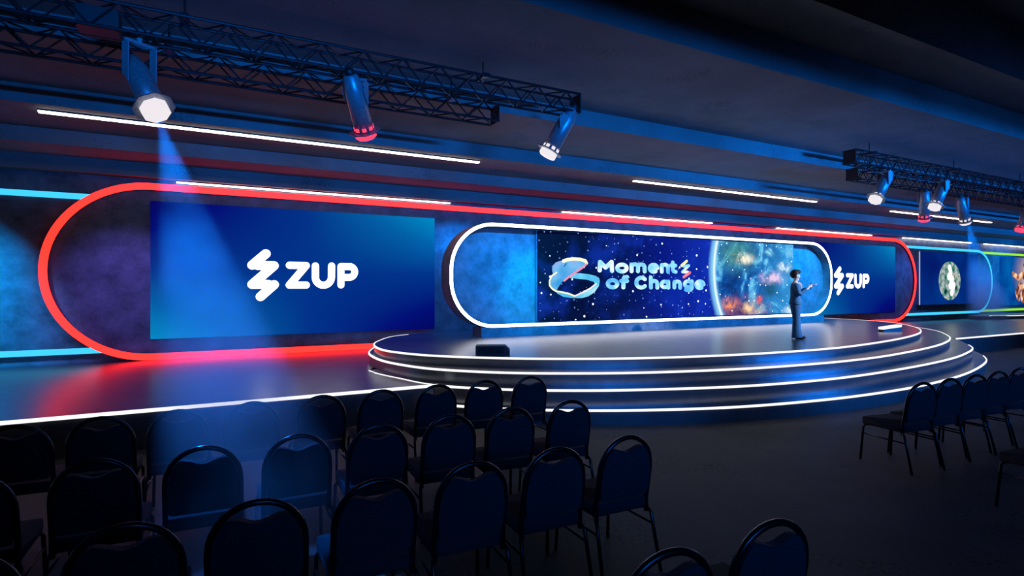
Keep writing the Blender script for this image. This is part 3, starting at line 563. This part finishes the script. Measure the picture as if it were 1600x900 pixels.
# ---------------------------------------------------------------- light beams in the haze
def beam(a, b_, r0, r1, dens, color, power, angle, label, scale=0.95):
    a = Vector(a); b_ = Vector(b_); L = (b_-a).length; q = (b_-a).to_track_quat('Z', 'Y')
    bm = bmesh.new(); n = 32
    r_ = [[bm.verts.new((r*math.cos(2*math.pi*k/n), r*math.sin(2*math.pi*k/n), z)) for k in range(n)] for z, r in ((0, r0), (L, r1))]
    for k in range(n): bm.faces.new((r_[0][k], r_[0][(k+1)%n], r_[1][(k+1)%n], r_[1][k]))
    bm.faces.new(list(reversed(r_[0]))); bm.faces.new(r_[1])
    m, nt, bs = newmat('stage haze'); nt.nodes.remove(bs); out = [x for x in nt.nodes if x.type == 'OUTPUT_MATERIAL'][0]
    vs = nd(nt, 'ShaderNodeVolumeScatter'); vs.inputs['Color'].default_value = (0.95, 0.97, 1, 1); vs.inputs['Density'].default_value = dens; vs.inputs['Anisotropy'].default_value = 0.2
    nn = nd(nt, 'ShaderNodeTexNoise'); nn.inputs['Scale'].default_value = scale; nn.inputs['Detail'].default_value = 2; nt.links.new(obj_coord(nt), nn.inputs['Vector'])
    mr = nd(nt, 'ShaderNodeMapRange'); mr.inputs['From Min'].default_value = 0.35; mr.inputs['From Max'].default_value = 0.65; mr.inputs['To Min'].default_value = dens*0.12; mr.inputs['To Max'].default_value = dens*2.3
    nt.links.new(nn.outputs['Fac'], mr.inputs['Value'])
    tc2 = nd(nt, 'ShaderNodeTexCoord'); s2 = nd(nt, 'ShaderNodeSeparateXYZ'); nt.links.new(tc2.outputs['Object'], s2.inputs[0])
    g = math_(nt, 'POWER', math_(nt, 'DIVIDE', s2.outputs['Z'], L), 1.1)
    rr = math_(nt, 'DIVIDE', math_(nt, 'SQRT', math_(nt, 'ADD', math_(nt, 'MULTIPLY', s2.outputs['X'], s2.outputs['X']), math_(nt, 'MULTIPLY', s2.outputs['Y'], s2.outputs['Y']))), math_(nt, 'ADD', math_(nt, 'MULTIPLY', s2.outputs['Z'], (r1-r0)/L), r0))
    g = math_(nt, 'MULTIPLY', g, math_(nt, 'SUBTRACT', 1.0, sstep(nt, rr, 0.55, 1.0)))
    nt.links.new(math_(nt, 'MULTIPLY', mr.outputs[0], math_(nt, 'ADD', g, 0.01)), vs.inputs['Density'])
    nt.links.new(vs.outputs[0], out.inputs['Volume'])
    o = finish('light_beam_haze', bm, m); o.rotation_mode = 'QUATERNION'; o.rotation_quaternion = q; o.location = a
    o['kind'] = 'stuff'; tag(o, label, 'haze')
    spot('beam_lamp', a, b_, color, power, angle, 0.35, 0.03)
beam((-0.44, 7.57, 3.98), (0.46, 3.95, 0.02), 0.05, 0.86, 0.42, (0.0, 0.18, 1.0), 2700, 17, 'blue hazy light beam falling from the leftmost spotlight onto the chairs')
beam((20.9, 8.8, 4.05), (24.4, 9.6, 1.2), 0.06, 0.75, 0.6, (0.0, 0.20, 1.0), 3600, 20, 'small blue hazy light beam under the spotlight at the right, before the lime outline')

# ---------------------------------------------------------------- banquet chairs
def soft_box(bm, x0, x1, y0, y1, z0, z1, off, seg=3):
    t2 = bmesh.new(); box(t2, x0, x1, y0, y1, z0, z1); bmesh.ops.bevel(t2, geom=t2.edges[:], offset=off, segments=seg, profile=0.6)
    me = bpy.data.meshes.new('tmp'); t2.to_mesh(me); t2.free(); bm.from_mesh(me); bpy.data.meshes.remove(me)
def make_chair():
    t = empty('banquet_chair')
    W = 0.225
    bm = bmesh.new(); soft_box(bm, -0.235, 0.235, 0.05, 0.54, 0.43, 0.515, 0.035, 4); finish('seat', bm, M_fabric, t, True)
    # padded back: rounded top with a shallow dip, hand gap left under the arch
    P = [(-0.20, 0.545), (0.20, 0.545), (0.213, 0.62), (0.213, 0.74)]
    n = 18; top = []
    for i in range(n+1):
        u = 1 - 2*i/n                                   # from right to left
        z = min(0.74 + 0.228*math.sqrt(max(0, 1-u*u)), 0.918 - 0.04*math.exp(-(u/0.33)**2))
        top.append((0.213*u, z))
    P = P[:3] + top + [(-0.213, 0.62)]
    bm = bmesh.new()
    lean = lambda z: 0.045 - (z-0.5)*0.13
    a = [bm.verts.new((x, lean(z)-0.022, z)) for x, z in P]; b_ = [bm.verts.new((x, lean(z)+0.026, z)) for x, z in P]
    bm.faces.new(a); bm.faces.new(list(reversed(b_)))
    for i in range(len(P)): j = (i+1) % len(P); bm.faces.new((a[i], b_[i], b_[j], a[j]))
    bmesh.ops.bevel(bm, geom=[e for e in bm.edges if abs(e.verts[0].co.z-e.verts[1].co.z) < 1 and len(set((e.verts[0] in a, e.verts[1] in a))) == 1 and len(e.link_faces) == 2 and any(len(f.verts) > 4 for f in e.link_faces)], offset=0.012, segments=2)
    finish('backrest', bm, M_fabric, t)
    A = [(-W, 0.05, 0.40), (-W, 0.055, 0.5), (-W, lean(0.75), 0.74)]
    for i in range(1, 16):
        g = math.pi*i/16; z = 0.74 + 0.245*math.sin(g)**0.9; A.append((-W*math.cos(g), lean(z), z))
    A += [(W, lean(0.75), 0.74), (W, 0.055, 0.5), (W, 0.05, 0.40)]
    bm = bmesh.new(); tube(bm, A, 0.0175, 8); finish('back_frame', bm, M_chrome, t, True)
    for s in (-1, 1):
        bm = bmesh.new(); tube(bm, [(s*0.20, 0.47, 0.43), (s*0.225, 0.505, 0.425), (s*0.238, 0.525, 0.40), (s*0.25, 0.555, 0.0)], 0.0135, 8); finish('leg', bm, M_chrome, t, True)
        bm = bmesh.new(); tube(bm, [(s*0.20, 0.10, 0.43), (s*0.232, 0.045, 0.425), (s*0.243, 0.02, 0.40), (s*0.255, -0.075, 0.0)], 0.0135, 8); finish('leg', bm, M_chrome, t, True)
        bm = bmesh.new(); tube(bm, [(s*0.243, 0.00, 0.32), (s*0.243, 0.53, 0.32)], 0.0085, 6); finish('stretcher', bm, M_chrome, t, True)
    return t
proto = make_chair(); used = [False]
def chair(x, y, rz, label, group):
    if not used[0]: o = proto; used[0] = True
    else:
        o = proto.copy(); C.objects.link(o)
        for ch in list(proto.children):
            c = ch.copy(); C.objects.link(c); c.parent = o
    o.location = (x, y, 0); o.rotation_euler.z = rz; tag(o, label, 'chair', group)
ORD = ['first', 'second', 'third', 'fourth', 'fifth', 'sixth', 'seventh', 'eighth', 'ninth']
rows = [
 ('left block row nearest the stage', [(3.43,5.88),(2.83,5.88),(2.24,5.86),(1.62,5.84),(1.02,5.82),(0.40,5.80),(-0.19,5.73),(-0.74,5.72),(-1.28,5.69)]),
 ('left block second row', [(3.03,4.45),(2.39,4.43),(1.80,4.41),(1.19,4.37),(0.60,4.35),(0.0,4.33),(-0.59,4.32),(-1.19,4.30)]),
 ('left block third row', [(2.66,3.19),(2.05,3.18),(1.44,3.16),(0.84,3.13),(0.24,3.11),(-0.31,3.08),(-0.88,3.05)]),
 ('row at the bottom edge', [(2.28,1.72),(1.66,1.73)]),
]
for rn, (nm, L) in enumerate(rows):
    for i, (x, y) in enumerate(L):
        chair(x, y, R(random.uniform(-2, 2) - 1 - rn), f'dark banquet chair, {ORD[i]} from the aisle in the {nm}', 'dark banquet chairs of the left block')
for i, (x, y) in enumerate([(7.08,3.42),(7.68,3.42),(8.30,3.42),(8.88,3.42),(9.50,3.43)]):
    chair(x, y, R(-9 + random.uniform(-1.5, 1.5)), f'dark banquet chair, {ORD[i]} from the left in the right seating block', 'dark banquet chairs of the right block')
chair(6.73, 1.95, R(-8), 'dark banquet chair cut by the right edge of the view, nearest in the right block', 'dark banquet chairs of the right block')

# ---------------------------------------------------------------- presenter
def skinned(name, J, m, parent, sub=2, root=0):
    """J: list of (x, y, z, radius, parent index)"""
    me = bpy.data.meshes.new(name); me.from_pydata([j[:3] for j in J], [(j[4], i) for i, j in enumerate(J) if j[4] is not None], [])
    o = link(name, me, m, parent)
    md = o.modifiers.new('skin', 'SKIN'); md.use_smooth_shade = True
    for i, j in enumerate(J):
        r = j[3]; me.skin_vertices[0].data[i].radius = (r, r) if not isinstance(r, tuple) else r
        me.skin_vertices[0].data[i].use_root = (i == root)
    s = o.modifiers.new('sub', 'SUBSURF'); s.levels = sub; s.render_levels = sub
    return o
M_skin = mat('light skin', (0.80, 0.60, 0.52), 0.55)
M_suit = mat('navy suit cloth', (0.035, 0.14, 0.27), 0.85, 0, 0.2, 60)
M_hair = mat('dark brown hair', (0.03, 0.015, 0.013), 0.6, 0, 0.5, 80)
M_shoe = mat('black shoe leather', (0.01, 0.01, 0.012), 0.35)
M_shirt = mat('ochre blouse', (0.75, 0.33, 0.07), 0.8)
pp = empty('person', (12.02, 8.43, 0.883), math.atan2(-0.66, -0.75)); tag(pp, 'person in a navy trouser suit standing on stage, holding a microphone, one arm out', 'person')
k = 0.915
def J(L): return [(x*k, y*k, z*k, (r*k if not isinstance(r, tuple) else (r[0]*k, r[1]*k)), p) for x, y, z, r, p in L]
B = [(0,0,0.93,0.12,None), (0,0,1.10,0.105,0), (0,0.0,1.28,0.125,1), (0,-0.01,1.39,0.08,2), (0,0.0,1.45,0.045,3), (0,0.012,1.50,0.048,4), (0,0.025,1.56,0.083,5), (0,0.02,1.625,0.083,6),
     (0.09,0,0.88,0.085,0), (0.10,0.01,0.48,0.052,8), (0.11,-0.01,0.09,0.035,9), (0.115,0.10,0.035,0.028,10),
     (-0.09,0,0.88,0.085,0), (-0.11,0.03,0.48,0.052,12), (-0.13,0.02,0.09,0.035,13), (-0.14,0.13,0.035,0.028,14),
     (0.16,-0.01,1.365,0.05,3), (0.21,0.05,1.12,0.038,16), (0.10,0.25,1.25,0.028,17), (0.075,0.30,1.30,0.026,18),
     (-0.16,-0.01,1.365,0.05,3), (-0.22,0.12,1.19,0.038,20), (-0.13,0.30,1.27,0.028,21), (-0.11,0.37,1.31,0.028,22)]
# right hand closed round the microphone, left hand open
n0 = len(B)
for i, (dx, dz, l) in enumerate(((-0.018, 0.045, 0.06), (-0.022, 0.03, 0.068), (-0.022, 0.012, 0.062), (-0.018, -0.004, 0.05))):
    b0 = len(B); B.append((0.065, 0.335, 1.31+dz, 0.010, 19)); B.append((0.065+dx-0.01, 0.365, 1.315+dz, 0.009, b0)); B.append((0.065+dx-0.028, 0.345, 1.312+dz, 0.008, b0+1))
b0 = len(B); B.append((0.06, 0.30, 1.345, 0.011, 19)); B.append((0.035, 0.325, 1.365, 0.009, b0))
for i, (dx, dy, dz) in enumerate(((-0.035, 0.115, 0.055), (-0.012, 0.13, 0.05), (0.012, 0.122, 0.045), (0.034, 0.10, 0.04))):
    b0 = len(B); B.append((-0.10+dx*0.8, 0.42, 1.335, 0.011, 23)); B.append((-0.10+dx*1.3, 0.37+dy*0.75, 1.31+dz*0.9, 0.009, b0)); B.append((-0.10+dx*1.5, 0.37+dy, 1.31+dz*1.4, 0.008, b0+1))
b0 = len(B); B.append((-0.065, 0.385, 1.335, 0.011, 23)); B.append((-0.04, 0.42, 1.365, 0.009, b0))
B.append((0, 0.105, 1.545, 0.014, 6))                       # nose
B.append((0, 0.075, 1.495, 0.025, 5))                       # chin
skinned('body', J(B), M_skin, pp)
def garment(name, lofts, m, parent, vox=0.012):
    """each loft: list of (x, y, z, rx, ry) horizontal-ish sections; the pieces fuse into one cloth surface"""
    bm = bmesh.new(); n = 20
    for L in lofts:
        rings = []
        for i, (x, y, z, rx, ry) in enumerate(L):
            p0 = Vector(L[max(i-1, 0)][:3]); p1 = Vector(L[min(i+1, len(L)-1)][:3]); d = (p1-p0).normalized()
            ax = Vector((1, 0, 0)); ax = (ax - d*ax.dot(d)).normalized(); ay = d.cross(ax)
            rings.append([bm.verts.new((Vector((x, y, z)) + ax*rx*math.cos(2*math.pi*q/n) + ay*ry*math.sin(2*math.pi*q/n))*k) for q in range(n)])
        for r0, r1 in zip(rings[:-1], rings[1:]):
            for q in range(n): bm.faces.new((r0[q], r0[(q+1)%n], r1[(q+1)%n], r1[q]))
        bm.faces.new(list(reversed(rings[0]))); bm.faces.new(rings[-1])
    o = finish(name, bm, m, parent)
    md = o.modifiers.new('fuse', 'REMESH'); md.mode = 'VOXEL'; md.voxel_size = vox; md.use_smooth_shade = True
    sm = o.modifiers.new('soften', 'SMOOTH'); sm.iterations = 3; sm.factor = 0.5
    return o
garment('jacket', [
    [(0,0,0.86,0.20,0.15), (0,0,0.93,0.195,0.15), (0,0,1.06,0.158,0.12), (0,0,1.18,0.165,0.125), (0,0.0,1.30,0.175,0.125), (0,-0.01,1.37,0.155,0.10), (0,-0.01,1.42,0.075,0.065)],
    [(0.13,-0.01,1.36,0.06,0.07), (0.18,0.0,1.33,0.062,0.062), (0.215,0.045,1.14,0.052,0.052), (0.205,0.07,1.115,0.05,0.05), (0.13,0.20,1.215,0.045,0.045), (0.112,0.235,1.24,0.045,0.045)],
    [(-0.13,-0.01,1.36,0.06,0.07), (-0.18,0.0,1.33,0.062,0.062), (-0.222,0.10,1.20,0.052,0.052), (-0.215,0.14,1.19,0.05,0.05), (-0.15,0.26,1.25,0.045,0.045)]], M_suit, pp)
garment('trousers', [
    [(0,0,0.96,0.15,0.12), (0,0,0.90,0.175,0.135), (0,0,0.84,0.175,0.135)],
    [(0.07,0,0.90,0.10,0.13), (0.085,0,0.78,0.10,0.115), (0.10,0.01,0.50,0.082,0.09), (0.112,0.01,0.25,0.092,0.105), (0.118,0.02,0.03,0.108,0.13)],
    [(-0.07,0,0.90,0.10,0.13), (-0.088,0,0.78,0.10,0.115), (-0.115,0.03,0.50,0.082,0.09), (-0.13,0.035,0.25,0.092,0.105), (-0.14,0.05,0.03,0.108,0.13)]], M_suit, pp)
garment('jacket_collar', [[(0.0,0.03,1.40,0.085,0.075), (0,0.06,1.345,0.075,0.06), (0,0.10,1.22,0.03,0.03)]], mat('pale collar cloth', (0.35, 0.38, 0.5), 0.8), pp, 0.008)
def ell(name, c, r, m, par, cut=None, rot=None):
    bm = bmesh.new(); bmesh.ops.create_uvsphere(bm, u_segments=20, v_segments=14, radius=1)
    bmesh.ops.transform(bm, matrix=Matrix.Diagonal((r[0]*k, r[1]*k, r[2]*k, 1)), verts=bm.verts)
    if cut: bmesh.ops.bisect_plane(bm, geom=bm.verts[:]+bm.edges[:]+bm.faces[:], plane_co=cut[0], plane_no=cut[1], clear_outer=True)
    if rot: bmesh.ops.rotate(bm, verts=bm.verts, matrix=Matrix.Rotation(rot, 3, 'X'))
    bmesh.ops.translate(bm, verts=bm.verts, vec=(c[0]*k, c[1]*k, c[2]*k)); return finish(name, bm, m, par, True)
h = ell('hair', (0, -0.005, 1.625), (0.122, 0.128, 0.122), M_hair, pp, ((0, 0.035, 0), (0, 0.8, -0.6)))
h2 = ell('hair_fringe', (0, 0.06, 1.685), (0.085, 0.062, 0.052), M_hair, h)
for s in (-1, 1):
    ell('ear', (s*0.088, 0.02, 1.56), (0.012, 0.02, 0.03), M_skin, pp)
    ell('eye', (s*0.033, 0.098, 1.578), (0.012, 0.008, 0.008), M_hair, pp)
    ell('shoe', ((0.115 if s > 0 else -0.14), (0.09 if s > 0 else 0.12), 0.035), (0.045, 0.13, 0.037), M_shoe, pp)
ell('lips', (0, 0.098, 1.513), (0.022, 0.008, 0.008), mat('lip red', (0.5, 0.12, 0.12), 0.5), pp)
ell('blouse', (0, 0.105, 1.31), (0.045, 0.045, 0.10), M_shirt, pp)
bm = bmesh.new(); tube(bm, [(-0.012*k, 0.335*k, 1.24*k), (0.022*k, 0.345*k, 1.34*k), (0.04*k, 0.30*k, 1.42*k)][0:2], 0.013, 10)
tube(bm, [(0.022*k, 0.345*k, 1.34*k), (0.03*k, 0.325*k, 1.385*k)], [0.015, 0.02], 10)
mic = finish('microphone', bm, M_shoe, None, True); mic.location = pp.location; mic.rotation_euler = pp.rotation_euler
tag(mic, 'small black handheld microphone held near the presenter\'s mouth', 'microphone')
